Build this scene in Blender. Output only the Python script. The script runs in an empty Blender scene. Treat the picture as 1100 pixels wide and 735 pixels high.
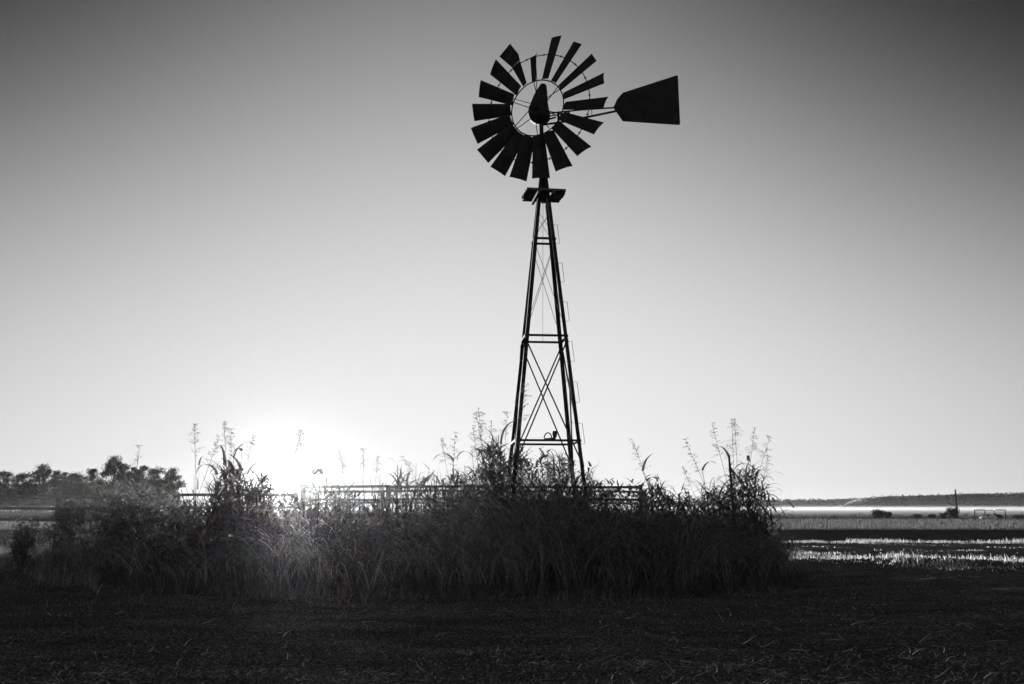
import bpy, bmesh, math, random
import numpy as np
from mathutils import Vector, Matrix

C = bpy.context.scene.collection
SC = bpy.context.scene
random.seed(4); RNG = np.random.default_rng(4)
PI = math.pi

# ------------------------------------------------------------------ camera
F = 1069.0; EYE = 1.2; PHI = math.atan((546 - 367.5) / F)
cam_d = bpy.data.cameras.new('camera'); cam = bpy.data.objects.new('camera', cam_d); C.objects.link(cam)
cam_d.sensor_width = 36; cam_d.lens = 36 * F / 1100; cam_d.clip_start = .1; cam_d.clip_end = 8000
cam.location = (0, 0, EYE); cam.rotation_euler = (PI / 2 + PHI, 0, 0)
SC.camera = cam

def at(px, py, Y):                      # the point at depth Y seen at a pixel of the 1100 px wide photo
    xc = (px - 550) / F; yc = (367.5 - py) / F
    dy = math.cos(PHI) - yc * math.sin(PHI); dz = math.sin(PHI) + yc * math.cos(PHI)
    return Vector((xc / dy * Y, Y, EYE + dz / dy * Y))
def on_plane(px, py, P, n):
    d = at(px, py, 1.0) - Vector((0, 0, EYE)); o = Vector((0, 0, EYE))
    return o + d * ((P - o).dot(n) / d.dot(n))

# ------------------------------------------------------------------ sun, sky, exposure
EXPO = 1.7                              # the photograph is exposed well above the sky's own brightness
SUN_EL = math.radians(1.25); SUN_AZ = math.radians(-13.2)     # azimuth from +Y towards +X
SDIR = Vector((math.sin(SUN_AZ) * math.cos(SUN_EL), math.cos(SUN_AZ) * math.cos(SUN_EL), math.sin(SUN_EL)))
sun_d = bpy.data.lights.new('sun', 'SUN'); sun = bpy.data.objects.new('sun', sun_d); C.objects.link(sun)
sun_d.energy = 5; sun_d.angle = math.radians(.5); sun_d.color = (1, 1, 1)
sun.rotation_euler = SDIR.to_track_quat('Z', 'Y').to_euler()
SC.view_settings.view_transform = 'Standard'; SC.view_settings.look = 'None'
SC.view_settings.exposure = EXPO; SC.view_settings.gamma = 1; SC.view_settings.use_curve_mapping = False
SC.cycles.sample_clamp_indirect = 4; SC.cycles.volume_bounces = 2; SC.cycles.max_bounces = 6; SC.cycles.transparent_max_bounces = 8

world = bpy.data.worlds.new('World'); SC.world = world; world.use_nodes = True
nt = world.node_tree; nt.nodes.clear()
def mth(op, a, b=None, c=None, clamp=False, tree=None):
    t = tree or nt
    n = t.nodes.new('ShaderNodeMath'); n.operation = op; n.use_clamp = clamp
    for i, v in enumerate((a, b, c)):
        if v is None: continue
        if isinstance(v, (int, float)): n.inputs[i].default_value = v
        else: t.links.new(v, n.inputs[i])
    return n.outputs[0]
tc = nt.nodes.new('ShaderNodeTexCoord')
sp = nt.nodes.new('ShaderNodeSeparateXYZ'); nt.links.new(tc.outputs['Generated'], sp.inputs[0])
el = mth('ARCSINE', sp.outputs[2]); az = mth('ARCTAN2', sp.outputs[0], sp.outputs[1])
elc = mth('MINIMUM', mth('MAXIMUM', el, 0.0), 0.85)
azc = mth('MINIMUM', mth('ABSOLUTE', mth('ADD', az, .05)), .62)
e2 = mth('MULTIPLY', elc, elc); a2 = mth('MULTIPLY', azc, azc)
q = mth('ADD', mth('ADD', e2, mth('MULTIPLY', a2, .26)), mth('MULTIPLY', mth('MULTIPLY', e2, a2), 4.2))
grad = mth('EXPONENT', mth('SUBTRACT', -.07, mth('MULTIPLY', mth('POWER', q, 1.136), 6.6)))
dp = nt.nodes.new('ShaderNodeVectorMath'); dp.operation = 'DOT_PRODUCT'
nt.links.new(tc.outputs['Generated'], dp.inputs[0]); dp.inputs[1].default_value = SDIR
ang = mth('ARCCOSINE', mth('MINIMUM', dp.outputs['Value'], 1.0))
halo = mth('ADD', mth('MULTIPLY', mth('EXPONENT', mth('MULTIPLY', ang, -1 / math.radians(.65))), 7.0),
                  mth('MULTIPLY', mth('EXPONENT', mth('MULTIPLY', ang, -1 / math.radians(3))), .04))
disc = mth('MULTIPLY', mth('LESS_THAN', ang, math.radians(.45)), 25)
sky = nt.nodes.new('ShaderNodeTexSky'); sky.sky_type = 'NISHITA'; sky.sun_disc = False
sky.sun_elevation = SUN_EL; sky.sun_rotation = SUN_AZ
bw = nt.nodes.new('ShaderNodeRGBToBW'); nt.links.new(sky.outputs[0], bw.inputs[0])
rear = mth('MULTIPLY', mth('MAXIMUM', mth('SUBTRACT', .55, sp.outputs[1]), 0.0), .18)      # the sky behind the viewer
tot = mth('ADD', mth('ADD', mth('ADD', mth('MULTIPLY', grad, .92), rear), mth('MULTIPLY', bw.outputs[0], .003)), mth('ADD', halo, disc))
bg = nt.nodes.new('ShaderNodeBackground'); nt.links.new(tot, bg.inputs[0]); bg.inputs[1].default_value = 2 ** -EXPO
wo = nt.nodes.new('ShaderNodeOutputWorld'); nt.links.new(bg.outputs[0], wo.inputs[0])

# ------------------------------------------------------------------ helpers
def tag(o, label, cat, group=None, kind=None):
    o['label'] = label; o['category'] = cat
    if group: o['group'] = group
    if kind: o['kind'] = kind
    return o
def thing(name, label, cat, loc=(0, 0, 0), rz=0, group=None):
    o = bpy.data.objects.new(name, None); C.objects.link(o); o.location = loc; o.rotation_euler = (0, 0, rz)
    o.empty_display_size = .2
    return tag(o, label, cat, group)
class MB:
    def __init__(s): s.v = []; s.f = []
    def tube(s, pts, r, n=6, cap=True):
        pts = [Vector(p) for p in pts]
        if not hasattr(r, '__len__'): r = [r] * len(pts)
        rings = []
        for i, p in enumerate(pts):
            d = (pts[min(i + 1, len(pts) - 1)] - pts[max(i - 1, 0)]).normalized()
            a = d.orthogonal().normalized() if abs(d.z) > .99 else d.cross(Vector((0, 0, 1))).normalized()
            b = d.cross(a).normalized(); k = len(s.v)
            for j in range(n):
                t = 2 * PI * j / n; s.v.append(p + a * (math.cos(t) * r[i]) + b * (math.sin(t) * r[i]))
            rings.append(k)
        for k0, k1 in zip(rings, rings[1:]):
            for j in range(n): s.f.append((k0 + j, k0 + (j + 1) % n, k1 + (j + 1) % n, k1 + j))
        if cap:
            s.f.append(tuple(reversed(range(rings[0], rings[0] + n)))); s.f.append(tuple(range(rings[-1], rings[-1] + n)))
        return s
    def ring(s, c, u, v, R, r, n=48, m=6):
        k0 = len(s.v); w = u.cross(v)
        for i in range(n):
            a = 2 * PI * i / n; d = u * math.cos(a) + v * math.sin(a)
            for j in range(m):
                t = 2 * PI * j / m; s.v.append(c + d * (R + r * math.cos(t)) + w * (r * math.sin(t)))
        for i in range(n):
            for j in range(m):
                A = k0 + i * m; B = k0 + (i + 1) % n * m; s.f.append((A + j, B + j, B + (j + 1) % m, A + (j + 1) % m))
        return s
    def prism(s, poly, off):                 # polygon extruded by vector off
        poly = [Vector(p) for p in poly]; off = Vector(off); k = len(s.v); n = len(poly)
        s.v += [p - off / 2 for p in poly] + [p + off / 2 for p in poly]
        s.f.append(tuple(range(k, k + n))); s.f.append(tuple(range(k + 2 * n - 1, k + n - 1, -1)))
        for i in range(n): s.f.append((k + i, k + (i + 1) % n, k + n + (i + 1) % n, k + n + i))
        return s
    def box(s, c, sx, sy, sz, rz=0):
        c = Vector(c); R = Matrix.Rotation(rz, 3, 'Z')
        p = [c + R @ Vector((a * sx / 2, b * sy / 2, 0)) for a, b in ((-1, -1), (1, -1), (1, 1), (-1, 1))]
        return s.prism(p, (0, 0, sz))
    def beam(s, p, q, w, h):                 # rectangular bar from p to q
        p = Vector(p); q = Vector(q); d = (q - p).normalized()
        a = d.cross(Vector((0, 0, 1))); a = a.normalized() if a.length > .05 else Vector((1, 0, 0)); b = a.cross(d).normalized()
        m = (p + q) / 2; P = [m + a * (i * w / 2) + b * (j * h / 2) for i, j in ((-1, -1), (1, -1), (1, 1), (-1, 1))]
        return s.prism(P, q - p)
    def build(s, name, m, parent=None, smooth=False):
        me = bpy.data.meshes.new(name); me.from_pydata([tuple(v) for v in s.v], [], s.f)
        b = bmesh.new(); b.from_mesh(me); bmesh.ops.recalc_face_normals(b, faces=b.faces); b.to_mesh(me); b.free(); me.update()
        me.materials.append(m)
        if smooth: me.polygons.foreach_set('use_smooth', [True] * len(me.polygons))
        o = bpy.data.objects.new(name, me); C.objects.link(o); o.parent = parent
        return o
def np_mesh(name, V, Q, m, tone=None, parent=None, smooth=False):
    me = bpy.data.meshes.new(name); n = len(V); k = len(Q); w = Q.shape[1]
    me.vertices.add(n); me.vertices.foreach_set('co', V.astype(np.float32).ravel())
    me.loops.add(k * w); me.loops.foreach_set('vertex_index', Q.astype(np.int32).ravel())
    me.polygons.add(k); me.polygons.foreach_set('loop_start', np.arange(0, k * w, w, dtype=np.int32))
    me.polygons.foreach_set('loop_total', np.full(k, w, np.int32))
    if smooth: me.polygons.foreach_set('use_smooth', np.ones(k, bool))
    me.update(calc_edges=True)
    if tone is not None:
        a = me.attributes.new('tone', 'FLOAT', 'POINT'); a.data.foreach_set('value', tone.astype(np.float32))
    me.materials.append(m)
    o = bpy.data.objects.new(name, me); C.objects.link(o); o.parent = parent
    return o
def copy_tree(o, parent=None):
    c = o.copy(); C.objects.link(c); c.parent = parent
    for ch in [x for x in bpy.data.objects if x.parent == o]: copy_tree(ch, c)
    return c

# ------------------------------------------------------------------ materials (all neutral greys: the photograph is black and white)
def mat(name, lo, hi, rough=.8, scale=6, metal=0, bump=0, trans=0, spec=.3, attr=False, stretch=None):
    m = bpy.data.materials.new(name); m.use_nodes = True; t = m.node_tree; b = t.nodes['Principled BSDF']
    b.inputs['Roughness'].default_value = rough; b.inputs['Metallic'].default_value = metal
    b.inputs['Specular IOR Level'].default_value = spec
    out = t.nodes['Material Output']
    if attr:
        a = t.nodes.new('ShaderNodeAttribute'); a.attribute_name = 'tone'; col = a.outputs['Fac']
    else:
        c = t.nodes.new('ShaderNodeTexCoord'); n = t.nodes.new('ShaderNodeTexNoise')
        n.inputs['Scale'].default_value = scale; n.inputs['Detail'].default_value = 8
        src = c.outputs['Object']
        if stretch:
            mp = t.nodes.new('ShaderNodeMapping'); mp.inputs['Scale'].default_value = stretch
            t.links.new(src, mp.inputs[0]); src = mp.outputs[0]
        t.links.new(src, n.inputs['Vector'])
        r = t.nodes.new('ShaderNodeValToRGB'); t.links.new(n.outputs[0], r.inputs[0])
        r.color_ramp.elements[0].position = .35; r.color_ramp.elements[1].position = .68
        r.color_ramp.elements[0].color = (lo, lo, lo, 1); r.color_ramp.elements[1].color = (hi, hi, hi, 1)
        col = r.outputs[0]
        if bump:
            bp = t.nodes.new('ShaderNodeBump'); bp.inputs['Strength'].default_value = bump; bp.inputs['Distance'].default_value = .02
            t.links.new(n.outputs[0], bp.inputs['Height']); t.links.new(bp.outputs[0], b.inputs['Normal'])
    t.links.new(col, b.inputs['Base Color'])
    if trans:
        tr = t.nodes.new('ShaderNodeBsdfTranslucent'); t.links.new(col, tr.inputs[0])
        mx = t.nodes.new('ShaderNodeMixShader'); mx.inputs[0].default_value = trans
        t.links.new(b.outputs[0], mx.inputs[1]); t.links.new(tr.outputs[0], mx.inputs[2]); t.links.new(mx.outputs[0], out.inputs[0])
    return m
M = dict(
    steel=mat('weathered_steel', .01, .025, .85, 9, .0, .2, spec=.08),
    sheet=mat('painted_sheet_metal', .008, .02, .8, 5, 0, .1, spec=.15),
    plank=mat('old_planks', .04, .09, .9, 8, 0, .4, stretch=(1, 8, 1)),
    rail=mat('fence_board', .05, .12, .85, 4, 0, .4, stretch=(1, 6, 6)),
    galv=mat('galvanised_pipe', .5, .7, .35, 10, .3),
    bark=mat('bark', .04, .09, .95, 6, 0, .6),
    leaf=mat('tree_leaves', .03, .07, .7, 3, trans=.3),
    stalk=mat('dry_stalk', .03, .07, .8, 12, trans=.2),
    dleaf=mat('withered_leaf', .04, .09, .8, 10, trans=.25),
    seed=mat('seed_head', .05, .10, .8, 20, trans=.35),
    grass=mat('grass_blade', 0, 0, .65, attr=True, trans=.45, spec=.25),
    litter=mat('dry_litter', 0, 0, .7, attr=True, trans=.1, spec=.3),
    stone=mat('pale_stone', .35, .5, .8, 3),
)

# ------------------------------------------------------------------ ground
def gnoise(x, y):
    return (np.sin(x * 2.1 + 1.3 * np.sin(y * 1.7)) * .012 + np.sin(y * 3.3 + 1.9 * np.sin(x * 1.1 + .5)) * .010
            + np.sin(x * 7.3 + y * 5.1) * .006 + np.sin(x * 5.9 - y * 8.7 + 2) * .006)
def gh(x, y):
    x = np.asarray(x, float); y = np.asarray(y, float)
    m = (.11 * np.exp(-(((x - 8.8) / 1.6) ** 2 + ((y - 22.6) / 1.0) ** 2)) + .05 * np.exp(-(((x - 10.7) / 1.1) ** 2 + ((y - 22.2) / .8) ** 2))
         + .06 * np.exp(-(((x - 6.3) / 1.2) ** 2 + ((y - 22.5) / 1.2) ** 2)))
    return gnoise(x, y) * np.exp(-np.maximum(y - 30, 0) / 20) + m
def axis(lim0, fine0, fine1, lim1, d):
    a = list(np.arange(fine0, fine1 + d, d)); s = d
    while a[-1] < lim1: s *= 1.25; a.append(a[-1] + s)
    s = d
    while a[0] > lim0: s *= 1.25; a.insert(0, a[0] - s)
    return np.array(a)
gx = axis(-3500, -9, 16, 3500, .09); gy = axis(-400, 5, 27, 6000, .09)
X, Y = np.meshgrid(gx, gy); Z = gh(X, Y) + RNG.normal(size=X.shape) * .006 * ((Y < 30) & (Y > 4))
V = np.stack([X, Y, Z], -1).reshape(-1, 3); nx = len(gx); I = np.arange(len(V)).reshape(len(gy), nx)
Q = np.stack([I[:-1, :-1], I[:-1, 1:], I[1:, 1:], I[1:, :-1]], -1).reshape(-1, 4)
def ground_mat():
    m = bpy.data.materials.new('field_soil'); m.use_nodes = True; t = m.node_tree; b = t.nodes['Principled BSDF']
    b.inputs['Roughness'].default_value = 1; b.inputs['Specular IOR Level'].default_value = .0
    c = t.nodes.new('ShaderNodeTexCoord'); s = t.nodes.new('ShaderNodeSeparateXYZ'); t.links.new(c.outputs['Object'], s.inputs[0])
    def noise(sc, det, st=None):
        n = t.nodes.new('ShaderNodeTexNoise'); n.inputs['Scale'].default_value = sc; n.inputs['Detail'].default_value = det
        v = c.outputs['Object']
        if st:
            mp = t.nodes.new('ShaderNodeMapping'); mp.inputs['Scale'].default_value = st; t.links.new(v, mp.inputs[0]); v = mp.outputs[0]
        t.links.new(v, n.inputs['Vector']); return n.outputs[0]
    n1 = noise(42, 12); n2 = noise(1.1, 4, (.5, 1.6, 1)); n3 = noise(.12, 5, (.3, 1, 1))
    k = lambda op, a, b_=None, cl=False: mth(op, a, b_, None, cl, t)
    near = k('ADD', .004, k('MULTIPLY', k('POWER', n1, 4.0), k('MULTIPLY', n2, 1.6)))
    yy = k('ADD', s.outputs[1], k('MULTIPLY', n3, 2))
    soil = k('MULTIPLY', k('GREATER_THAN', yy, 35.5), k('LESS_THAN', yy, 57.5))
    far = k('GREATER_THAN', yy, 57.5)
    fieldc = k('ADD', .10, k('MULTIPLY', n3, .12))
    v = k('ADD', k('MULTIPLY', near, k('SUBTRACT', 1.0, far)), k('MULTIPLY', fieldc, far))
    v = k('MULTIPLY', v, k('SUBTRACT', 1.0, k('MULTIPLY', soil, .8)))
    t.links.new(v, b.inputs['Base Color'])
    bp = t.nodes.new('ShaderNodeBump'); bp.inputs['Strength'].default_value = .6; bp.inputs['Distance'].default_value = .03
    t.links.new(n1, bp.inputs['Height']); t.links.new(bp.outputs[0], b.inputs['Normal'])
    return m
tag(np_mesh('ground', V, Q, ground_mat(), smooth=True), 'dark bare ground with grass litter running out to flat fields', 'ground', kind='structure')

# ------------------------------------------------------------------ blades
def blades(p, az, L, th0, kap, w, tone, S=5, twist=1.0, tip=1.6):
    """curved ribbons: p (N,3) root, az heading, L length, th0 start angle from vertical, kap total bend"""
    N = len(L); s = np.linspace(0, 1, S + 1)[None, :]
    th = th0[:, None] + kap[:, None] * s ** 1.3
    dl = (L / S)[:, None]
    hz = np.concatenate([np.zeros((N, 1)), np.cumsum(np.sin(th[:, :-1]) * dl, 1)], 1)
    vz = np.concatenate([np.zeros((N, 1)), np.cumsum(np.cos(th[:, :-1]) * dl, 1)], 1)
    az2 = az[:, None] + RNG.normal(size=(N, 1)) * .35 * s
    cx = p[:, 0:1] + hz * np.cos(az2); cy = p[:, 1:2] + hz * np.sin(az2); cz = np.maximum(p[:, 2:3] + vz, .008)
    tw = az[:, None] + PI / 2 + (RNG.uniform(-1, 1, (N, 1)) * twist)
    ww = (w[:, None] * (1 - s ** tip) * .5 + .0004)
    dx = np.cos(tw) * ww; dy = np.sin(tw) * ww
    V = np.stack([np.stack([cx - dx, cy - dy, cz], -1), np.stack([cx + dx, cy + dy, cz + ww * .3], -1)], 2).reshape(-1, 3)
    base = (np.arange(N) * (S + 1) * 2)[:, None] + (np.arange(S) * 2)[None, :]
    Q = np.stack([base, base + 1, base + 3, base + 2], -1).reshape(-1, 4)
    return V, Q, np.repeat(tone, (S + 1) * 2)
def merge(sets):
    V = []; Q = []; T = []; n = 0
    for v, q_, t in sets: V.append(v); Q.append(q_ + n); T.append(t); n += len(v)
    return np.concatenate(V), np.concatenate(Q), np.concatenate(T)
U = lambda a, b, n: RNG.uniform(a, b, n)
apex_cache = {}
def apex(th0, kap):                     # height reached by a unit blade
    s = np.linspace(0, 1, 12)[None]; th = th0[:, None] + kap[:, None] * s ** 1.3
    return np.maximum.accumulate(np.cumsum(np.cos(th), 1) / 12, 1)[:, -1]

def noise1(x, k): return np.sin(x * k) * .5 + np.sin(x * k * 2.3 + 1) * .3 + np.sin(x * k * 5.1 + 2) * .2
# --- the overgrown clump round the windmill
PX = np.array([-60, 0, 40, 70, 110, 130, 150, 170, 200, 240, 270, 300, 330, 360, 400, 440, 480, 505, 525, 545, 570, 600, 625, 650, 690, 730, 770, 800, 825, 838, 846])
PT = np.array([575, 572, 568, 560, 540, 530, 532, 545, 552, 545, 540, 545, 540, 545, 556, 560, 548, 530, 512, 505, 508, 510, 522, 536, 540, 545, 550, 556, 566, 585, 606])
FX = np.array([-60, 0, 60, 120, 200, 300, 400, 500, 600, 700, 780, 830, 850])
FY = np.array([26, 23.0, 19.0, 16.8, 15.0, 14.4, 14.4, 14.6, 14.4, 14.5, 15.0, 16.6, 18])
GT = np.where(PX < 300, PT + np.interp(PX, [-60, 60, 110, 150, 240, 270, 300], [14, 20, 34, 34, 22, 14, 8]), PT)
def clump_points(n, px0, px1, depth, pw=1.0, PT=GT):
    px = U(px0, px1, n); f0 = np.interp(px, FX, FY) + .5 * noise1(px, .06) + .25 * noise1(px, .31); Y = f0 + depth * U(0, 1, n) ** pw
    X = (px - 550) / F * Y * 1.0; z = gh(X, Y); X = X * .986
    h = EYE + (546 - np.interp(px, PX, PT)) / 1099 * (f0 + depth * .45)
    h *= np.clip(.62 + (Y - f0) * .45, 0, 1)
    return px, np.stack([X, Y, z], -1), h
sets = []
n = 52000
px, P, h = clump_points(n, -60, 843, 4.2, .8)
h = h * (1 + .10 * noise1(px, .12))
th0 = U(.0, .3, n); kap = U(.2, 2.6, n); az_ = U(0, 2 * PI, n)
L = np.minimum(h * U(.5, 1.04, n) / apex(th0, kap), h * 1.12)
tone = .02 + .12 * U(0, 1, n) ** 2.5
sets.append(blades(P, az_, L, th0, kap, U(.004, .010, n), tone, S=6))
# paler dry blades hanging down the front
n = 12000
px, P, h = clump_points(n, 60, 838, 1.6, .7)
th0 = U(.05, .5, n); kap = U(1.4, 2.9, n); az_ = U(PI, 2 * PI, n)
L = np.minimum(h * U(.6, 1.15, n) / apex(th0, kap), h * 1.25)
sets.append(blades(P, az_, L, th0, kap, U(.003, .011, n), .04 + .6 * U(0, 1, n) ** 4, S=7))
# fountain tufts
for tpx, tY, H_, nb in [(735, 15.0, 1.15, 420), (690, 15.2, 1.25, 300), (590, 15.2, 1.7, 380), (640, 15.0, 1.4, 300), (545, 15.0, 1.5, 300), (500, 15.1, 1.3, 250),
                        (770, 15.4, 1.0, 320), (800, 16.0, .95, 250), (400, 14.7, .5, 160), (385, 14.6, .45, 120), (450, 15, 1.0, 250), (820, 16.8, .9, 240), (560, 14.6, .8, 200),
                        (665, 14.6, .7, 150), (300, 14.9, .9, 200), (230, 15.2, .8, 200), (350, 14.8, .9, 200), (160, 16, .8, 200), (100, 17.5, .7, 200), (60, 18.6, .6, 200)]:
    x0 = (tpx - 550) / F * tY * .986
    P = np.stack([x0 + RNG.normal(size=nb) * .12, tY + RNG.normal(size=nb) * .12, np.zeros(nb)], -1)
    th0 = U(.02, .5, nb); kap = U(1.2, 2.7, nb)
    sets.append(blades(P, U(0, 2 * PI, nb), np.minimum(H_ * U(.6, 1.05, nb) / apex(th0, kap), H_ * 1.5), th0, kap, U(.004, .009, nb), .04 + .55 * U(0, 1, nb) ** 3, S=8))
# low skirt along the foot
n = 14000
px, P, h = clump_points(n, -60, 852, 1.0, 1); P[:, 1] -= .35 + U(-.1, .5, n)
th0 = U(0, .9, n); kap = U(.3, 2.2, n)
sets.append(blades(P, U(0, 2 * PI, n), U(.12, .42, n), th0, kap, U(.003, .007, n), .02 + .14 * U(0, 1, n) ** 2, S=4))
n = 16000                                  # ragged edge thinning out onto the bare ground
px, P, h = clump_points(n, -60, 860, .01); P[:, 1] -= RNG.exponential(.75, n); P[:, 0] = P[:, 0] + .35 * RNG.normal(size=n); P[:, 2] = gh(P[:, 0], P[:, 1])
keep = (px > 60) & (noise1(P[:, 0] * 1.3 + P[:, 1], 1.4) + U(-.6, .6, n) > 0); P = P[keep]; n = len(P)
sets.append(blades(P, U(0, 2 * PI, n), U(.04, .24, n), U(.2, 1.3, n), U(.2, 1.6, n), U(.003, .008, n), .03 + .25 * U(0, 1, n) ** 2.5, S=4))
V_, Q_, T_ = merge(sets)
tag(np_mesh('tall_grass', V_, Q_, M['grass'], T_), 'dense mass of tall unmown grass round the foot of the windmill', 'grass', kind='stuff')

# --- leafy weeds breaking the top line of the clump
sets = []
n = 26000
px, P, h = clump_points(n, 60, 838, 3.6, 1, PT)
P[:, 2] = h * (.45 + .72 * U(0, 1, n) ** 1.4) * (1 + .12 * noise1(px, .25))
P[:, 2] = np.maximum(P[:, 2], .1)
sets.append(blades(P, U(0, 2 * PI, n), U(.05, .17, n), U(.2, 2.2, n), U(.3, 2, n), U(.018, .042, n), U(.03, .09, n), S=3, twist=1.5, tip=2.5))
n = 1100                                   # bare arching stems that stand proud
px, P, h = clump_points(n, 60, 838, 3.8, 1, PT)
bump = np.exp(-((px - 520) / 30) ** 2) * .35 + np.exp(-((px - 255) / 25) ** 2) * .15 + np.exp(-((px - 800) / 30) ** 2) * .45 + np.exp(-((px - 745) / 35) ** 2) * .12 + np.exp(-((px - 595) / 30) ** 2) * .1
th0 = U(0, .22, n); kap = U(.0, 2.3, n) * U(0, 1, n) ** 1.5
sets.append(blades(P, U(0, 2 * PI, n), np.minimum((h * U(.7, 1.1, n) + bump * U(0, .9, n)) / apex(th0, kap), h * 1.12 + bump), th0, kap, U(.010, .024, n), U(.03, .1, n), S=8))
for cpx, sg, Yc, ptop, nn_ in [(531, 11, 15.9, 478, 900), (560, 14, 16.0, 492, 500), (600, 14, 16.0, 492, 500), (800, 18, 15.9, 508, 900), (765, 10, 15.8, 522, 350), (250, 14, 16.2, 506, 700), (282, 12, 16.2, 512, 500), (345, 14, 16.3, 518, 350),
                               (492, 14, 16.1, 512, 500), (640, 14, 16.0, 520, 400), (705, 16, 15.8, 524, 450), (740, 14, 15.8, 534, 300), (120, 22, 18.0, 534, 350), (190, 20, 17.0, 544, 300), (45, 10, 19.0, 560, 160), (430, 9, 16.0, 512, 300), (455, 9, 16.0, 514, 300), (475, 8, 16.0, 516, 260), (408, 7, 16.1, 522, 160), (372, 10, 16.1, 524, 200), (243, 7, 16.0, 492, 300)]:
    pxs = cpx + RNG.normal(size=nn_) * sg; zt_ = EYE + (546 - ptop) / 1099 * Yc; f = np.exp(-((pxs - cpx) / (1.5 * sg)) ** 2)
    P = np.stack([(pxs - 550) / F * Yc * .986, Yc + RNG.normal(size=nn_) * .25, np.maximum(zt_ * (.45 + .55 * U(0, 1, nn_)) * (.7 + .3 * f), .1)], -1)
    sets.append(blades(P, U(0, 2 * PI, nn_), U(.1, .42, nn_), U(.1, 1.2, nn_), U(1.0, 3.0, nn_), U(.012, .032, nn_), U(.03, .09, nn_), S=6, twist=1.5, tip=2.5))
for pa, pb, pt, nn_ in [(325, 400, 508, 60), (400, 505, 500, 120), (640, 775, 528, 45), (200, 292, 500, 50), (775, 832, 498, 26), (500, 640, 488, 40), (60, 200, 520, 30)]:
    pxs = U(pa, pb, nn_); Yc = np.interp(pxs, FX, FY) + U(.9, 2.6, nn_); zt_ = EYE + (546 - (pt + 34 * U(0, 1, nn_) ** .8)) / 1099 * Yc
    P = np.stack([(pxs - 550) / F * Yc * .986, Yc, zt_ * 0], -1); th0 = U(0, .13, nn_); kap = U(0, .5, nn_)
    sets.append(blades(P, U(0, 2 * PI, nn_), zt_ / apex(th0, kap), th0, kap, U(.012, .026, nn_), U(.02, .06, nn_), S=8, tip=4))
V_, Q_, T_ = merge(sets)
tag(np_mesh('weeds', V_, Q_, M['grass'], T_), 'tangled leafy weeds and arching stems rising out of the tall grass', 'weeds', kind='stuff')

# --- short grass in the field at the right and far left, catching the low sun
sets = []
n = 75000
Y0 = 18.0 + 18.5 * U(0, 1, n); pxr = U(790, 1180, n); X0 = (pxr - 550) / F * Y0 * .986
den = noise1(X0 * .8 + Y0 * .9, 1.3) + .8 * noise1(Y0 * 1.5 - X0 * .6, 1.1) + .5 * noise1(X0 * 3 + Y0, 1.7)
tuft = (noise1(X0 * 2.3 + 1.1 * np.sin(Y0 * 1.9), 2.1) + noise1(Y0 * 1.7 - X0, 1.9) > -.1) * .9 + .1
m1 = np.exp(-(((X0 - 8.8) / .8) ** 2 + ((Y0 - 22.2) / 1.5) ** 2)); m2 = np.exp(-(((X0 - 10.7) / .9) ** 2 + ((Y0 - 22.0) / 1.1) ** 2)); m3 = np.exp(-(((X0 - 7.4) / 1.1) ** 2 + ((Y0 - 25.5) / 2.6) ** 2))
row = (Y0 > 34.4 + .5 * noise1(X0, 1.9)) * (.55 + .45 * noise1(X0, 1.1) + .3 * noise1(X0, 4.3))
keep = (U(0, 1, n) < (.5 * m1 + .4 * m2 + .45 * m3) * tuft + row * .7) | ((den + U(-.5, .5, n) > np.where((Y0 > 23) & (Y0 < 33) & (X0 > 8), 1.15, .8)) & (U(0, 1, n) < np.clip((Y0 - 18.5) / 9, 0, .6)))
X0 = X0[keep]; Y0 = Y0[keep]; m1 = m1[keep]; m2 = m2[keep]; m3 = m3[keep]; row = row[keep]; n = len(X0)
hh = (.03 + .05 * U(0, 1, n) ** 2) + (.17 * m1 + .16 * m2 + .12 * m3) * U(.3, 1, n) + .16 * row * U(.3, 1, n)
P = np.stack([X0, Y0, gh(X0, Y0)], -1)
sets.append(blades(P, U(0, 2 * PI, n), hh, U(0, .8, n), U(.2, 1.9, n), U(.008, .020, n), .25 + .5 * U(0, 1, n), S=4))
n = 14000
pxr = U(-60, 110, n); Y0 = np.interp(pxr, FX, FY) - 2.5 + .8 * noise1(pxr, .09) + U(0, 1, n) ** .6 * 4.5 + RNG.normal(size=n) * .5; X0 = (pxr - 550) / F * Y0 * .986
sets.append(blades(np.stack([X0, Y0, gh(X0, Y0)], -1), U(0, 2 * PI, n), U(.1, .35, n), U(0, .7, n), U(.4, 2.2, n), U(.004, .010, n), .06 + .3 * U(0, 1, n) ** 2, S=4))
V_, Q_, T_ = merge(sets)
tag(np_mesh('short_grass', V_, Q_, M['grass'], T_), 'short pale field grass lit from behind at the edges of the clump', 'grass', kind='stuff')

# --- crop strip beyond the dark soil
n = 60000
pxr = U(-80, 1180, n); Y0 = 57 + 50 * U(0, 1, n) ** 1.3 + 2.5 * noise1(pxr, .11) * U(0, 1, n); m_ = (pxr > 780) | (pxr < 340); Y0 = Y0[m_]; pxr = pxr[m_]; n = len(Y0)
X0 = (pxr - 550) / F * Y0 * .986
V_, Q_, T_ = blades(np.stack([X0, Y0, X0 * 0], -1), U(0, 2 * PI, n), U(.08, .28, n), U(0, .5, n), U(.2, 1.5, n), U(.015, .035, n), .04 + .13 * U(0, 1, n), S=3)
tag(np_mesh('crop', V_, Q_, M['grass'], T_), 'strip of low standing crop beyond the dark soil of the field', 'crop', kind='stuff')

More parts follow.
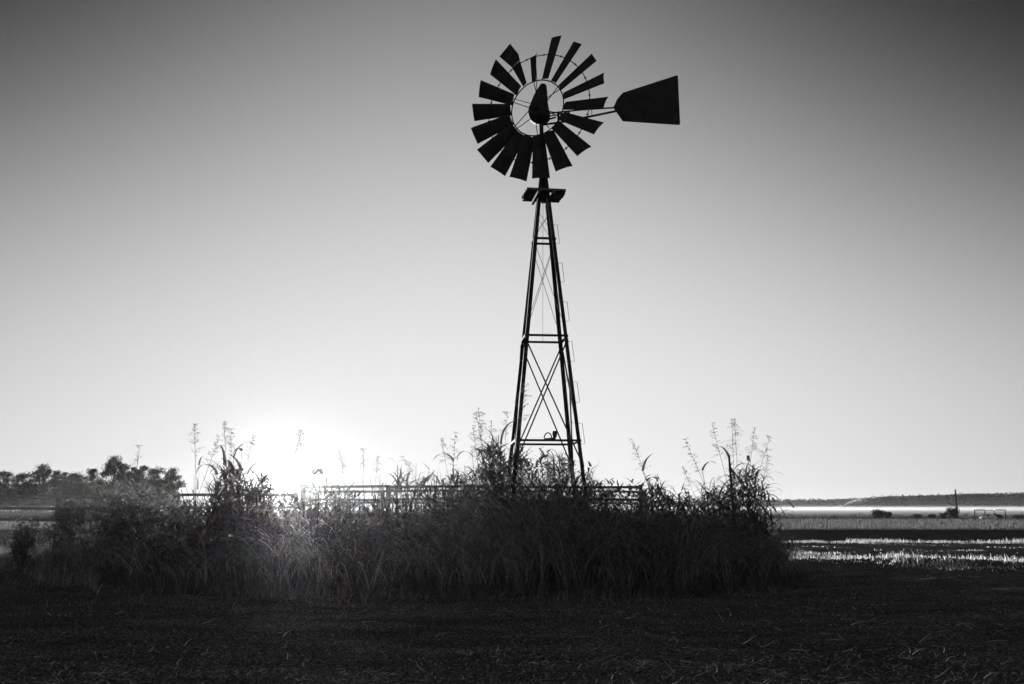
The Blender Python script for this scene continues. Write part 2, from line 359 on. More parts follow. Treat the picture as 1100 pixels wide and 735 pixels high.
# --- litter on the foreground
sets = []
n = 60000                                  # fine chaff everywhere
Y0 = 6.2 + 14 * U(0, 1, n) ** 1.3; pxr = U(-60, 1160, n); X0 = (pxr - 550) / F * Y0 * .986
sets.append(blades(np.stack([X0, Y0, gh(X0, Y0) + .004], -1), U(0, 2 * PI, n), U(.01, .04, n), U(1.0, 1.6, n), U(-.3, .5, n), U(.003, .008, n), .01 + .5 * U(0, 1, n) ** 4, S=2))
n = 110000
Y0 = 6.2 + 12.5 * U(0, 1, n) ** 1.7; pxr = U(-60, 1160, n); X0 = (pxr - 550) / F * Y0 * .986
den = noise1(X0 * .7 + Y0 * 2.6, .9) + noise1(Y0 * 5.1 - X0 * .5, 1.3) + .6 * noise1(X0 * 1.9 - Y0, 1.2); keep = den + U(-.7, .7, n) + 1.2 * (8.4 - Y0).clip(-1, 1) > .45
X0 = X0[keep]; Y0 = Y0[keep]; n = len(X0)
P = np.stack([X0, Y0, gh(X0, Y0) + U(0, .02, n)], -1)
sets.append(blades(P, U(0, 2 * PI, n), U(.015, .075, n), U(1.0, 1.65, n), U(-.3, .5, n), U(.002, .006, n), .01 + .75 * U(0, 1, n) ** 4.5, S=3))
n = 700                                   # longer pale straws
Y0 = 6.3 + 6 * U(0, 1, n) ** 2; pxr = np.where(U(0, 1, n) < .55, U(640, 1150, n), U(-50, 1150, n)); X0 = (pxr - 550) / F * Y0 * .986
P = np.stack([X0, Y0, gh(X0, Y0) + .015], -1)
sets.append(blades(P, U(0, 2 * PI, n), U(.04, .2, n), U(1.1, 1.65, n), U(-.3, 1.0, n), U(.003, .009, n), U(.3, .85, n), S=4))
V_, Q_, T_ = merge(sets)
tag(np_mesh('grass_litter', V_, Q_, M['litter'], T_), 'dry cut grass and straw scattered over the dark foreground', 'litter', kind='stuff')

# ------------------------------------------------------------------ windmill
AX = Vector((.53, 16.25, 0)); PSI = -.48; BETA = .503; WC = Vector((.429, 16.0, 7.9))
NV = Vector((math.sin(PSI), -math.cos(PSI), 0)); UV = Vector((math.cos(PSI), math.sin(PSI), 0)); ZV = Vector((0, 0, 1))
wm = thing('windmill', 'tall black farm windmill on a lattice tower standing in the overgrown grass', 'windmill', AX)
inv = Matrix.Translation(-AX)
def part(mb, name, m, parent=wm, smooth=False):
    # meshes are drawn in world space; move them into the windmill's frame
    mb.v = [Vector(v) - AX for v in mb.v]
    return mb.build(name, m, parent, smooth)
A0 = lambda z: (7.42 - z) * .0987
TH = math.radians(-5.2)
def corner(i, j, z):                          # i: -1 left, 1 right ; j: -1 near, 1 far
    a = A0(z); x = i * a; y = j * a; c, s = math.cos(TH), math.sin(TH)
    return AX + Vector((x * c - y * s, x * s + y * c, z))
# near corners shift to the right, far ones to the left
TH = math.radians(5.2)
for i in (-1, 1):
    for j in (-1, 1):
        mb = MB(); w = .058; t = .008
        for dx, dy, sx, sy in ((0, -j * 0, w, t), (0, 0, t, w)):
            p0 = corner(i, j, -.05); p1 = corner(i, j, 7.2)
            R = Matrix.Rotation(TH, 3, 'Z')
            if sx > sy: o_ = R @ Vector((-i * w / 2, 0, 0)); e1 = R @ Vector((w / 2, 0, 0)); e2 = R @ Vector((0, t / 2, 0))
            else: o_ = R @ Vector((0, -j * (w / 2 + .006), 0)); e1 = R @ Vector((t / 2, 0, 0)); e2 = R @ Vector((0, w / 2, 0))
            k = len(mb.v)
            for p in (p0, p1):
                for a, b in ((-1, -1), (1, -1), (1, 1), (-1, 1)): mb.v.append(p + o_ + e1 * a + e2 * b)
            mb.f += [(k, k + 3, k + 2, k + 1), (k + 4, k + 5, k + 6, k + 7)] + [(k + q_, k + (q_ + 1) % 4, k + 4 + (q_ + 1) % 4, k + 4 + q_) for q_ in range(4)]
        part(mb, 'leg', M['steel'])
faces = [((-1, -1), (1, -1)), ((1, -1), (1, 1)), ((1, 1), (-1, 1)), ((-1, 1), (-1, -1))]
zs = [at(583, 474, 16.25).z - .02, at(583, 364, 16.25).z, at(583, 259, 16.25).z]
for z in zs:
    for a, b in faces: part(MB().beam(corner(*a, z), corner(*b, z), .03, .034), 'strut', M['steel'])
zX = at(583, 503, 16.25).z
for z0, z1, r in ((.05, zX - .05, .010), (zX, zs[1] - .05, .0125), (zs[1] + .05, zs[2] - .05, .0045), (zs[2] + .05, 6.15, .0035)):
    for a, b in faces:
        part(MB().tube([corner(*a, z0), corner(*b, z1)], r, 5), 'brace', M['steel'])
        part(MB().tube([corner(*b, z0), corner(*a, z1)], r, 5), 'brace', M['steel'])
for a, b in faces: part(MB().beam(corner(*a, 7.15), corner(*b, 7.15), .05, .05), 'strut', M['steel'])
# climbing irons, alternating either side of the near right leg
z = 2.2; sd = 1
while z < 6.0:
    p = corner(1, -1, z); q_ = corner(1, -1, z + .33); o_ = Vector((.062 if sd > 0 else -.10, -.01, 0))
    part(MB().tube([p, p + o_, q_ + o_, q_], .0045, 4), 'step', M['steel'])
    z += .335; sd = -sd
# platform of boards with a gap round the mast
zc = at(583, 209.5, 16.25).z; rz = math.radians(8)
R = Matrix.Rotation(rz, 3, 'Z'); cpl = Vector((AX.x, AX.y, zc))
mb = MB()
for dx, dy, sx, sy in ((0, -.26, .66, .13), (.01, .26, .64, .14), (-.235, -.12, .20, .13), (.25, -.12, .19, .13), (-.24, .02, .20, .13), (.25, .02, .20, .13), (-.24, .155, .21, .12), (.25, .155, .18, .12)):
    mb.box(cpl + R @ Vector((dx, dy, random.uniform(-.006, .006))), sx, sy, .035, rz)
pl = part(mb, 'platform', M['plank'])
for dx in (-.13, .13): part(MB().box(cpl + R @ Vector((dx, 0, -.05)), .04, .66, .06, rz), 'bearer', M['plank'], pl)
for o_ in [c for c in bpy.data.objects if c.name.startswith('bearer')]: pass
# mast, pump rod
part(MB().tube([AX + Vector((0, 0, 6.3)), AX + Vector((-.03, -.05, 7.85))], .035, 8), 'mast', M['steel'])
part(MB().tube([AX + Vector((.0, 0, 7.0)), AX + Vector((-.02, 0, 3.9))], .0035, 4), 'pump_rod', M['steel'])
# pump head on the low strut
pm = at(596, 466.5, 15.85); mb = MB()
mb.tube([pm + Vector((0, 0, -.06)), pm + Vector((0, 0, .0)), pm + Vector((0, 0, .05))], [.025, .04, .03], 8)
c0 = at(590, 471, 15.85); mb.tube([c0 + Vector((-.02 + .06 * math.cos(a), 0, .09 * math.sin(a))) for a in np.linspace(0, PI, 7)], .010, 5)
mb.tube([c0 + Vector((-.08, 0, -.02)), c0 + Vector((.1, 0, 0))], .022, 6)
part(mb, 'valve', M['steel'])
# wheel
R_OUT = 1.26; R_IN = .505; R_RIM = .95; PH = 72.9
wh = MB().ring(WC, UV, ZV, .49, .0115, 64, 6)
wh.ring(WC + NV * -.03, UV, ZV, R_RIM, .0085, 72, 6)
wh.tube([WC + NV * .12, WC - NV * .30], .045, 10)
for k in range(6):
    a = math.radians(94 + 60 * k); r = UV * math.cos(a) + ZV * math.sin(a); t = UV * -math.sin(a) + ZV * math.cos(a)
    for s_, d in ((-1, .10), (1, -.12)):
        wh.tube([WC + NV * d + t * (.015 * s_) + r * .04, WC + t * (.030 * s_) + r * .49, WC + t * (.030 * s_) + r * R_RIM], .0075, 5)
for k in range(18):                            # short clips tying blades to the rims
    a = math.radians(PH - 20 * k - 10); r = UV * math.cos(a) + ZV * math.sin(a)
    wh.tube([WC + r * (R_RIM - .02) - NV * .03, WC + r * (R_RIM + .02) - NV * .03], .010, 5)
wheel = part(wh, 'wheel', M['steel'])
def blade_mesh(k, r0=R_IN, r1=R_OUT):
    a = math.radians(PH - 20 * k); r = UV * math.cos(a) + ZV * math.sin(a); t = UV * math.sin(a) - ZV * math.cos(a)
    c = t * math.cos(BETA) + NV * math.sin(BETA); nn = c.cross(r).normalized(); mb = MB(); nr, ncx = 7, 6
    for lay in (0, 1):
        for i in range(nr):
            f = i / (nr - 1); rr = r0 + (r1 - r0) * f; w = .20 + (.302 - .20) * f
            for j in range(ncx):
                g = j / (ncx - 1) - .5
                mb.v.append(WC + r * (rr - .004 * (1 - 4 * g * g) * (i == nr - 1)) + c * (w * g) + nn * (.016 * (1 - 4 * g * g) + lay * .002))
    K = nr * ncx
    for i in range(nr - 1):
        for j in range(ncx - 1):
            A = i * ncx + j; mb.f.append((A, A + 1, A + ncx + 1, A + ncx)); mb.f.append((K + A, K + A + ncx, K + A + ncx + 1, K + A + 1))
    edge = [j for j in range(ncx)] + [i * ncx + ncx - 1 for i in range(1, nr)] + [(nr - 1) * ncx + j for j in range(ncx - 2, -1, -1)] + [i * ncx for i in range(nr - 2, 0, -1)]
    for A, B in zip(edge, edge[1:] + edge[:1]): mb.f.append((A, K + A, K + B, B))
    return mb
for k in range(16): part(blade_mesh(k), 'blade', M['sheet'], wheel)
wp = lambda px, py, d=0: on_plane(px, py, WC, NV) + NV * d
ob = part(MB().prism([wp(562, 93.1), wp(565.8, 89.3), wp(559.8, 66.5, .04), wp(551.1, 73.5, .04)], NV * .004), 'blade', M['sheet'], wheel)
ob['label'] = 'twisted blade with its outer half bent over flat'
MBb = MB().prism([wp(551.1, 73.5, .045), wp(559.8, 66.2, .045), wp(557.7, 58.8, .03), wp(547.9, 46.9), wp(536.5, 61, .0)], NV * .004)
MBb.v = [v - AX for v in MBb.v]
me2 = bpy.data.meshes.new('bent'); k0 = len(ob.data.vertices)
vv = [tuple(v.co) for v in ob.data.vertices] + [tuple(v) for v in MBb.v]; ff = [tuple(p.vertices) for p in ob.data.polygons] + [tuple(i + k0 for i in f_) for f_ in MBb.f]
me2.from_pydata(vv, [], ff); me2.materials.append(M['sheet']); ob.data = me2
ob = part(MB().prism([wp(571.3, 87.7), wp(575.8, 86.6), wp(576.2, 60), wp(576.7, 56), wp(575.6, 59), wp(569.6, 62.6)], NV * .004), 'blade', M['sheet'], wheel)
ob['label'] = 'short broken blade that ends at the outer rim'
# motor hood
mb = MB(); prof = [(579, 133, 2.5), (578.6, 131.6, 6.5), (579.2, 129.5, 9.5), (579.6, 127, 11), (579, 122, 11.6), (578.8, 117, 10.6), (579.5, 111, 8.9), (580.7, 104, 7.3), (582.3, 97, 5.3), (583.4, 92.6, 3.6), (583.6, 91.2, 3.0), (583.6, 90.8, 1.5)]
k0 = len(mb.v)
for cx, cy, hw in prof:
    p = at(cx, cy, 16.2); r_ = hw / 66.5
    for j in range(14):
        t = 2 * PI * j / 14; mb.v.append(p + UV * (math.cos(t) * r_ * 1.04) + NV * (math.sin(t) * r_ * 1.35))
for i in range(len(prof) - 1):
    for j in range(14): mb.f.append((k0 + i * 14 + j, k0 + i * 14 + (j + 1) % 14, k0 + (i + 1) * 14 + (j + 1) % 14, k0 + (i + 1) * 14 + j))
mb.f.append(tuple(range(k0 + 13, k0 - 1, -1))); mb.f.append(tuple(range(k0 + (len(prof) - 1) * 14, k0 + len(prof) * 14)))
part(mb, 'motor_hood', M['sheet'], smooth=True)
# tail
TD = Vector((math.sin(math.radians(79)), math.cos(math.radians(79)), 0)); TP = Vector((.55, 16.3, 7.85)); TN = TD.cross(ZV).normalized()
tp = lambda px, py: on_plane(px, py, TP, TN)
mb = MB()
mb.tube([tp(583, 122.5), tp(625, 118), tp(668, 115.2)], .014, 6); mb.tube([tp(583, 134), tp(603, 131.5), tp(632, 125.6), tp(668, 118.2)], .019, 6)
mb.tube([tp(599.6, 121), tp(600, 133.5)], .02, 6); mb.tube([tp(635.5, 117.5), tp(636, 125.5)], .006, 5); mb.tube([tp(590, 125), tp(612, 121)], .012, 5)
mb.tube([tp(584, 130), tp(597, 126)], .016, 6); mb.tube([tp(570, 129), tp(584, 131), tp(590, 138)], .009, 5)
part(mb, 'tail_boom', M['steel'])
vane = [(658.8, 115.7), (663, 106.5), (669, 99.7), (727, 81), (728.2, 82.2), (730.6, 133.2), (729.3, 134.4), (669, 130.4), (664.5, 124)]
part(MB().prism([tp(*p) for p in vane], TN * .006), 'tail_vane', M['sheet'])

# ------------------------------------------------------------------ fences
def fence(name, label, p0, p1, n, post_h, rails, group, rail_h=.05):
    p0 = Vector((*p0, 0)); p1 = Vector((*p1, 0)); t = thing(name, label, 'fence', p0, 0, group); d = p1 - p0; a = math.atan2(d.y, d.x)
    for i in range(n):
        p = d * (i / (n - 1)); MB().box(p + Vector((0, .05, post_h / 2 - .05)), .075, .075, post_h + .1 + random.uniform(-.02, .03), a).build('post', M['rail'], t)
    for z in rails:
        pts = []; mb = MB()
        for i in range(n - 1):
            q0 = d * (i / (n - 1)); q1 = d * ((i + 1) / (n - 1)); s0 = random.uniform(-.018, .018); s1 = random.uniform(-.018, .018)
            mb.beam(q0 + Vector((0, -.03, z + s0)), q1 + Vector((0, -.03, z + s1)), .03, rail_h)
        mb.build('rail', M['rail'], t)
    return t
fx = lambda px, Y: (px - 550) / F * Y * .99
fence('board_fence', 'long three rail board fence at the left with its post by the weeds', (fx(-62, 19.6), 19.6), (fx(318, 19.2), 19.2), 4, 1.50, (1.44, 1.2, .99), 'corral fences', .055)
fence('board_fence', 'near board fence run passing behind the windmill legs', (fx(325, 17.1), 17.1), (fx(688, 17.4), 17.4), 5, 1.60, (1.555, 1.35, 1.1), 'corral fences', .042)
fence('board_fence', 'second board fence run showing just under the top rail of the nearer one', (fx(340, 20.3), 20.3), (fx(692, 20.6), 20.6), 6, 1.56, (1.545, 1.3), 'corral fences', .045)

# ------------------------------------------------------------------ seed stalks
def panicle(seed, H=2.4):
    rd = random.Random(seed); st = MB(); pts = []; lean = rd.uniform(-.12, .12)
    for i in range(9):
        f = i / 8; pts.append(Vector((lean * f * f, rd.uniform(-.01, .01), H * f)))
    st.tube(pts, [.0055 * (1 - .55 * i / 8) for i in range(9)], 4)
    hd = MB(); hd.tube([Vector((lean * f * f, 0, H * f)) for f in (.72, .8, .88, .95, 1)], [.003, .0028, .0024, .002, .0015], 4); top_ = rd.uniform(.74, .84); open_ = rd.uniform(.6, 1.25); dr = rd.uniform(.3, .7)
    for w in range(11):
        f = top_ + (.99 - top_) * w / 10; zc_ = H * f; c = Vector((lean * f * f, 0, zc_)); ln = .20 * open_ * (1 - .7 * (w / 10)) + .03
        for b in range(rd.randint(1, 4)):
            a = rd.uniform(0, 2 * PI); d = Vector((math.cos(a), math.sin(a), 0)); u = rd.uniform(.5, 1.1)
            L_ = ln * rd.uniform(.6, 1.2); bp = [c + d * (L_ * math.sin(u) * s_) + ZV * (L_ * (math.cos(u) * s_ - dr * s_ * s_)) for s_ in (0, .35, .7, 1)]
            hd.tube(bp, [.0018, .0015, .0013, .001], 3, False)
            for s_ in range(rd.randint(3, 6)):
                g = rd.uniform(.25, 1); p = bp[0].lerp(bp[3], g) + Vector([rd.uniform(-.012, .012) for _ in range(3)]); k = len(hd.v); l_ = rd.uniform(.007, .013)
                e = Vector((rd.uniform(-1, 1), rd.uniform(-1, 1), -.6)).normalized() * l_; s2 = e.orthogonal().normalized() * l_ * .4
                hd.v += [p - e, p + s2, p + e, p - s2]; hd.f.append((k, k + 1, k + 2, k + 3))
    r = bpy.data.objects.new('seed_stalk', None); C.objects.link(r); r.empty_display_size = .1
    st.build('stem', M['stalk'], r); hd.build('seed_head', M['seed'], r)
    lf = []
    for q_ in range(2):
        n_ = 2; z_ = H * rd.uniform(.3, .62)
        v, q2, t_ = blades(np.array([[0, 0, z_]]), np.array([rd.uniform(0, 6.28)]), np.array([rd.uniform(.25, .42)]), np.array([.35]), np.array([rd.uniform(1.6, 2.6)]), np.array([.014]), np.array([.06]), S=8)
        np_mesh('leaf', v, q2, M['dleaf'], t_, r)
    return r
protos = [panicle(i) for i in range(9)]; usedp = [False] * 9
near_w = {}
stalks = [  # px, py of the tip, px where it leaves the grass, distance, label
 (145, 478, 143, 16.6, 'faint seed stalk leaning over the weed mound by the left fence'),
 (213, 455, 212, 16.2, 'tall straight seed stalk standing alone, leftmost of the group left of the sun'),
 (240, 470, 214, 16.4, 'slanting seed stalk that crosses to the right beside the lone straight one'),
 (245, 452, 246, 16.4, 'tallest upright seed stalk of the group just left of the sun'),
 (251, 460, 249, 16.8, 'slightly shorter upright seed stalk hard against the tallest one left of the sun'),
 (265, 466, 257, 16.1, 'seed stalk bent to the right over the dark reeds left of the sun'),
 (292, 478, 286, 17.0, 'pale seed stalk rising straight above the sun'),
 (330, 464, 306, 16.9, 'pale seed stalk slanting right just right of the sun'),
 (363, 484, 372, 16.5, 'seed stalk leaning left above the fence, first right of the sun'),
 (386, 482, 388, 16.5, 'bushy upright seed stalk above the fence between two leaning ones'),
 (409, 490, 404, 16.8, 'faint seed stalk above the fence rails with its tip to the right'),
 (437, 488, 470, 16.3, 'long seed stalk bowed far to the left over the fence rails'),
 (478, 470, 486, 16.0, 'short seed stalk with a forked tip left of the tower weeds'),
 (492, 464, 486, 16.4, 'dark tipped seed stalk leaning right, left of the tower weeds'),
 (500, 458, 516, 16.2, 'spreading seed stalk leaning left at the edge of the tower weeds'),
 (508, 439, 524, 15.9, 'tallest seed stalk beside the tower, tip swept to the left'),
 (518, 442, 527, 16.2, 'dense headed seed stalk just right of the tallest one beside the tower'),
 (526, 452, 530, 16.0, 'seed stalk with a drooping head close against the left tower weeds'),
 (539, 442, 538, 16.6, 'thin upright seed stalk nearest the left legs of the tower'),
 (568, 412, 556, 15.4, 'bare climbing seed stalk crossing the lattice between the tower legs'),
 (683, 470, 702, 15.7, 'seed stalk slanting left above the withered leaning plant'),
 (736, 500, 748, 15.8, 'short faint seed stalk in the gap left of the right hand reeds'),
 (738, 470, 764, 15.9, 'seed stalk slanting left, leftmost tall one of the right hand group'),
 (757, 456, 782, 16.0, 'high seed stalk swept left over the thick dead cane'),
 (781, 450, 788, 16.3, 'upright seed stalk rising directly behind the thick dead cane'),
 (795, 450, 795, 16.6, 'straight upright seed stalk right of the thick dead cane'),
 (809, 459, 801, 16.2, 'seed stalk leaning a little right in the middle of the right hand reeds'),
 (822, 467, 806, 16.0, 'seed stalk with its head bent far right over the field edge'),
 (829, 490, 819, 16.4, 'faint low seed stalk, last before the open field'),
]
for i, (tx, ty, bx, Yd, lab) in enumerate(stalks):
    k = i * 4 % 9
    o = protos[k] if not usedp[k] else copy_tree(protos[k]); usedp[k] = True
    tip = at(tx, ty, Yd); vis = at(bx, 530, Yd); d = tip - vis; base = vis - d * (vis.z / max(d.z, .2)); base.z = 0
    if abs(base.x - vis.x) > .5: base.x = vis.x + math.copysign(.5, base.x - vis.x)
    d = tip - base
    o.location = base; o.scale = (1, 1, d.length / 2.4) if False else (d.length / 2.4,) * 3
    o.rotation_euler = (0, math.atan2(d.x, d.z), 0) if True else o.rotation_euler
    tag(o, lab, 'seed stalk', 'seed stalks rising from the grass')

# ------------------------------------------------------------------ reeds with hanging leaves
def reed(seed, H, lean, nleaf, wl=.03, rad=.008, Ll=.42, bent=False, top_leaf=True):
    rd = random.Random(seed); st = MB(); pts = []
    for i in range(10):
        f = i / 9; pts.append(Vector((lean * f ** 1.5, rd.uniform(-.012, .012), H * f - (.25 * f ** 3 if bent else 0))))
    st.tube(pts, [rad * (1 - .5 * i / 9) for i in range(10)], 5)
    r = bpy.data.objects.new('reed', None); C.objects.link(r); r.empty_display_size = .1
    st.build('stem', M['stalk'], r)
    for q_ in range(nleaf):
        f = 1 - .62 * q_ / max(1, nleaf - 1) - rd.uniform(0, .05); i = min(8, int(f * 9)); p = pts[i].lerp(pts[i + 1], f * 9 - i)
        a = rd.uniform(0, 2 * PI)
        v, q2, t_ = blades(np.array([list(p)]), np.array([a]), np.array([Ll * rd.uniform(.9, 1.5)]), np.array([rd.uniform(.05, 1.0)]), np.array([rd.uniform(.9, 3.2)]), np.array([wl * rd.uniform(1.1, 1.8)]), np.array([.05]), S=9, twist=1.5, tip=3)
        np_mesh('leaf', v, q2, M['dleaf'], t_, r)
    return r
reeds = [  # top px, top py, base px, Y, leaves, leafwidth, radius, leaf length, label
 (214, 499, 213, 16.1, 2, .03, .004, .16, 'thin reed with one small folded leaf left of the dark reeds'),
 (233, 507, 236, 16.2, 5, .035, .007, .40, 'low dark reed, leftmost of the three with heavy hanging leaves'),
 (241, 499, 243, 16.3, 6, .04, .008, .42, 'dark reed in the middle of the three with heavy hanging leaves'),
 (251, 491, 250, 16.0, 6, .045, .008, .45, 'dark reed with the broadest looping leaf left of the sun'),
 (260, 478, 257, 16.1, 5, .03, .007, .26, 'crooked reed with jagged leaves, tallest of the dark ones left of the sun'),
 (272, 505, 270, 16.3, 5, .02, .005, .30, 'twiggy reed nearest the left side of the sun'),
 (337, 506, 345, 16.3, 3, .03, .006, .25, 'short reed with a curled tip leaning left just right of the sun'),
 (346, 505, 345, 16.5, 3, .035, .008, .20, 'short stout reed beside the curled one right of the sun'),
 (427, 500, 428, 16.0, 5, .02, .013, .24, 'thick upright cane standing before the fence rails'),
 (447, 498, 446, 16.2, 3, .02, .006, .30, 'slim reed in front of the fence, just right of the thick cane'),
 (461, 503, 455, 16.2, 3, .02, .006, .30, 'slim reed leaning right in front of the fence'),
 (487, 494, 492, 16.2, 4, .028, .006, .30, 'reed with a dark pointed tip left of the tower weeds'),
 (499, 500, 504, 16.1, 4, .022, .006, .35, 'reed with narrow curled leaves between the fence end and the tower weeds'),
 (507, 484, 516, 16.0, 5, .024, .006, .40, 'angular reed bent over at the left of the tower weeds'),
 (517, 482, 528, 15.8, 6, .03, .008, .36, 'leafy reed leaning left out of the tower weeds'),
 (530, 472, 534, 15.7, 8, .035, .009, .45, 'very leafy dark reed arching over beside the left tower legs'),
 (538, 474, 538, 15.6, 8, .03, .009, .45, 'very leafy dark reed touching the left tower legs'),
 (690, 505, 722, 15.5, 9, .035, .009, .30, 'withered leaning plant with a row of drooping dead leaves'),
 (706, 509, 735, 15.7, 6, .02, .007, .30, 'arched withered stem right of the drooping dead leaves'),
 (754, 502, 767, 15.7, 4, .025, .007, .34, 'bent reed with a clotted leaf knot left of the thick dead cane'),
 (783, 489, 790, 15.6, 9, .03, .034, .38, 'thick dead cane broken off at a point, stoutest in the right hand group'),
 (804, 495, 806, 15.8, 6, .035, .007, .35, 'leafy reed with hanging leaves in the middle of the right hand group'),
 (811, 501, 812, 15.9, 7, .035, .008, .38, 'leafy reed with hanging leaves, one from the right end of the group'),
 (818, 515, 822, 16.1, 6, .022, .006, .42, 'outermost reed with long leaves drooping toward the open field'),
]
for i, (tx, ty, bx, Yd, nl, wl, rad, Ll, lab) in enumerate(reeds):
    tip = at(tx, ty, Yd); bs = at(bx, 545, Yd)
    o = reed(50 + i, tip.z, tip.x - bs.x, nl, wl, rad, Ll); o.location = (bs.x, Yd, 0)
    tag(o, lab, 'reed', 'reeds with hanging leaves')
# a broken cane slanting across the right hand group
mb = MB().tube([at(783, 500, 15.5), at(795, 517, 15.5), at(812, 537, 15.5), at(828, 556, 15.5)], [.014, .013, .011, .008], 5)
mb.tube([at(795, 517, 15.5), at(806, 511, 15.6)], .005, 4)
tag(mb.build('broken_cane', M['stalk']), 'fallen cane slanting down to the right through the right hand reeds', 'cane')

# dark vine mounds on the left fence
def leaf_cloud(c, rx, ry, rz_, n, sz, tone_lo=.03, tone_hi=.08):
    d = RNG.normal(size=(n, 3)); d /= np.linalg.norm(d, axis=1)[:, None]; r = U(0, 1, n)[:, None] ** .45
    p = np.array(c) + d * r * np.array([rx, ry, rz_]) * (1 + .25 * np.sin(d[:, :1] * 7 + d[:, 2:] * 5))
    p[:, 2] = np.maximum(p[:, 2], .02)
    a = RNG.normal(size=(n, 3)); a /= np.linalg.norm(a, axis=1)[:, None]; b = np.cross(a, RNG.normal(size=(n, 3))); b /= np.linalg.norm(b, axis=1)[:, None]
    s = U(.5, 1.2, n)[:, None] * sz
    V = np.stack([p - a * s, p + b * s * .55, p + a * s, p - b * s * .55], 1).reshape(-1, 3)
    return V, np.arange(n * 4).reshape(-1, 4)
def vine(name, label, px, Yd, ztop, rx, h_, cat='vine', n=2600):
    r = thing(name, label, cat, (fx(px, Yd), Yd, 0), 0, 'vines on the left fence')
    v, q_ = leaf_cloud((0, 0, ztop - h_ / 2), rx, .35, h_ / 2, n, .035); np_mesh('foliage', v, q_, M['leaf'], None, r)
    mb = MB()
    for k in range(5): mb.tube([(random.uniform(-.1, .1), 0, 0), (random.uniform(-.2, .2), -.1, ztop * .5), (random.uniform(-rx, rx) * .6, 0, ztop * .9)], [.012, .008, .004], 4)
    mb.build('stem', M['stalk'], r)
    return r
vine('fence_vine', 'dark vine bundle draped over the rail just right of the left fence post', 80, 19.3, 1.38, .28, .75)
vine('fence_vine', 'broad dark vine mound spilling over the left fence', 143, 18.4, 1.47, .7, 1.0, n=6000)
vine('fence_vine', 'narrow dark vine climbing below the rails left of the post', 31, 19.2, .98, .26, .95, n=2200)

# ------------------------------------------------------------------ trees on the left horizon
def make_tree(seed, H, W, trunk_h, n):
    rd = random.Random(seed); r = bpy.data.objects.new('tree', None); C.objects.link(r)
    t = MB(); t.tube([(0, 0, -.2), (.1, 0, H * .3), (.05, .1, H * .62), (0, 0, H * .85)], [.28, .22, .14, .05], 7)
    vs = []; nq = 0; V = []; Q = []
    for k in range(44):
        a = rd.uniform(0, 2 * PI); z = H * rd.uniform(trunk_h, .97); spread = W * (1 - .75 * max(0, (z / H - .55) / .45) ** 1.4) * rd.uniform(.25, 1)
        c = (math.cos(a) * spread, math.sin(a) * spread, z - .9)
        t.tube([(0.04, .04, z * .62), tuple(Vector((.04, .04, z * .62)).lerp(Vector(c), .6) + Vector((0, 0, .2))), c], [.08, .05, .02], 5)
        rr = rd.uniform(.4, 1.3)
        v, q_ = leaf_cloud(c, W * .30 * rr, W * .30 * rr, H * .085 * rr, int(n / 26), .21); V.append(v); Q.append(q_ + nq); nq += len(v)
    t.build('trunk', M['bark'], r); np_mesh('crown', np.concatenate(V), np.concatenate(Q), M['leaf'], None, r)
    return r
TY = 280
tp_ = [make_tree(7, 13, 4.6, .2, 6000), make_tree(9, 13, 4.0, .25, 5200), make_tree(12, 13, 5.0, .2, 5600), make_tree(15, 13, 3.8, .15, 5200)]
tu = [False] * 4
trees = [(-14, 503, 0, 'tree cut by the left edge of the photo'), (6, 503, 1, 'leftmost full tree crown on the horizon'), (25, 504, 2, 'tree between the leftmost crown and the pointed one'), (45, 497, 3, 'slightly pointed tree in the left part of the row'),
 (63, 502, 0, 'rounded tree just right of the slightly pointed one'), (81, 504, 2, 'lowest flat topped tree near the left fence post'), (97, 500, 1, 'tree just left of the tallest crown'),
 (121, 488, 3, 'tallest tree of the row with a knobbly split top'), (132, 494, 1, 'tree pressed against the right of the tallest crown'), (147, 496, 0, 'broad dense tree right of the tallest crown'), (165, 498, 2, 'second tree from the right end of the row'), (184, 501, 3, 'last tree at the right end of the row with a ragged thin crown')]
for i, (px, py, k, lab) in enumerate(trees):
    Yd = TY + (i * 37 % 23) - 10
    o = tp_[k] if not tu[k] else copy_tree(tp_[k]); tu[k] = True
    z = at(px, py, Yd).z; s = z / 13.2; o.location = (at(px, 530, Yd).x, Yd, 0); o.scale = (s * 1.12, s * 1.12, s); o.rotation_euler = (0, 0, i * 1.7)
    tag(o, lab, 'tree', 'trees along the left horizon')
V = []; Q = []; nq = 0
for k in range(60):
    px = -30 + 226 * k / 59; v, q_ = leaf_cloud((at(px, 530, TY + 4).x, TY - 4 + random.uniform(-5, 8), 3.6), 3.4, 2.5, random.uniform(3.6, 5.4), 520, .30); V.append(v); Q.append(q_ + nq); nq += len(v)
tag(np_mesh('undergrowth', np.concatenate(V), np.concatenate(Q), M['leaf']), 'dark scrub filling the gaps under the trees on the left horizon', 'scrub', kind='stuff')

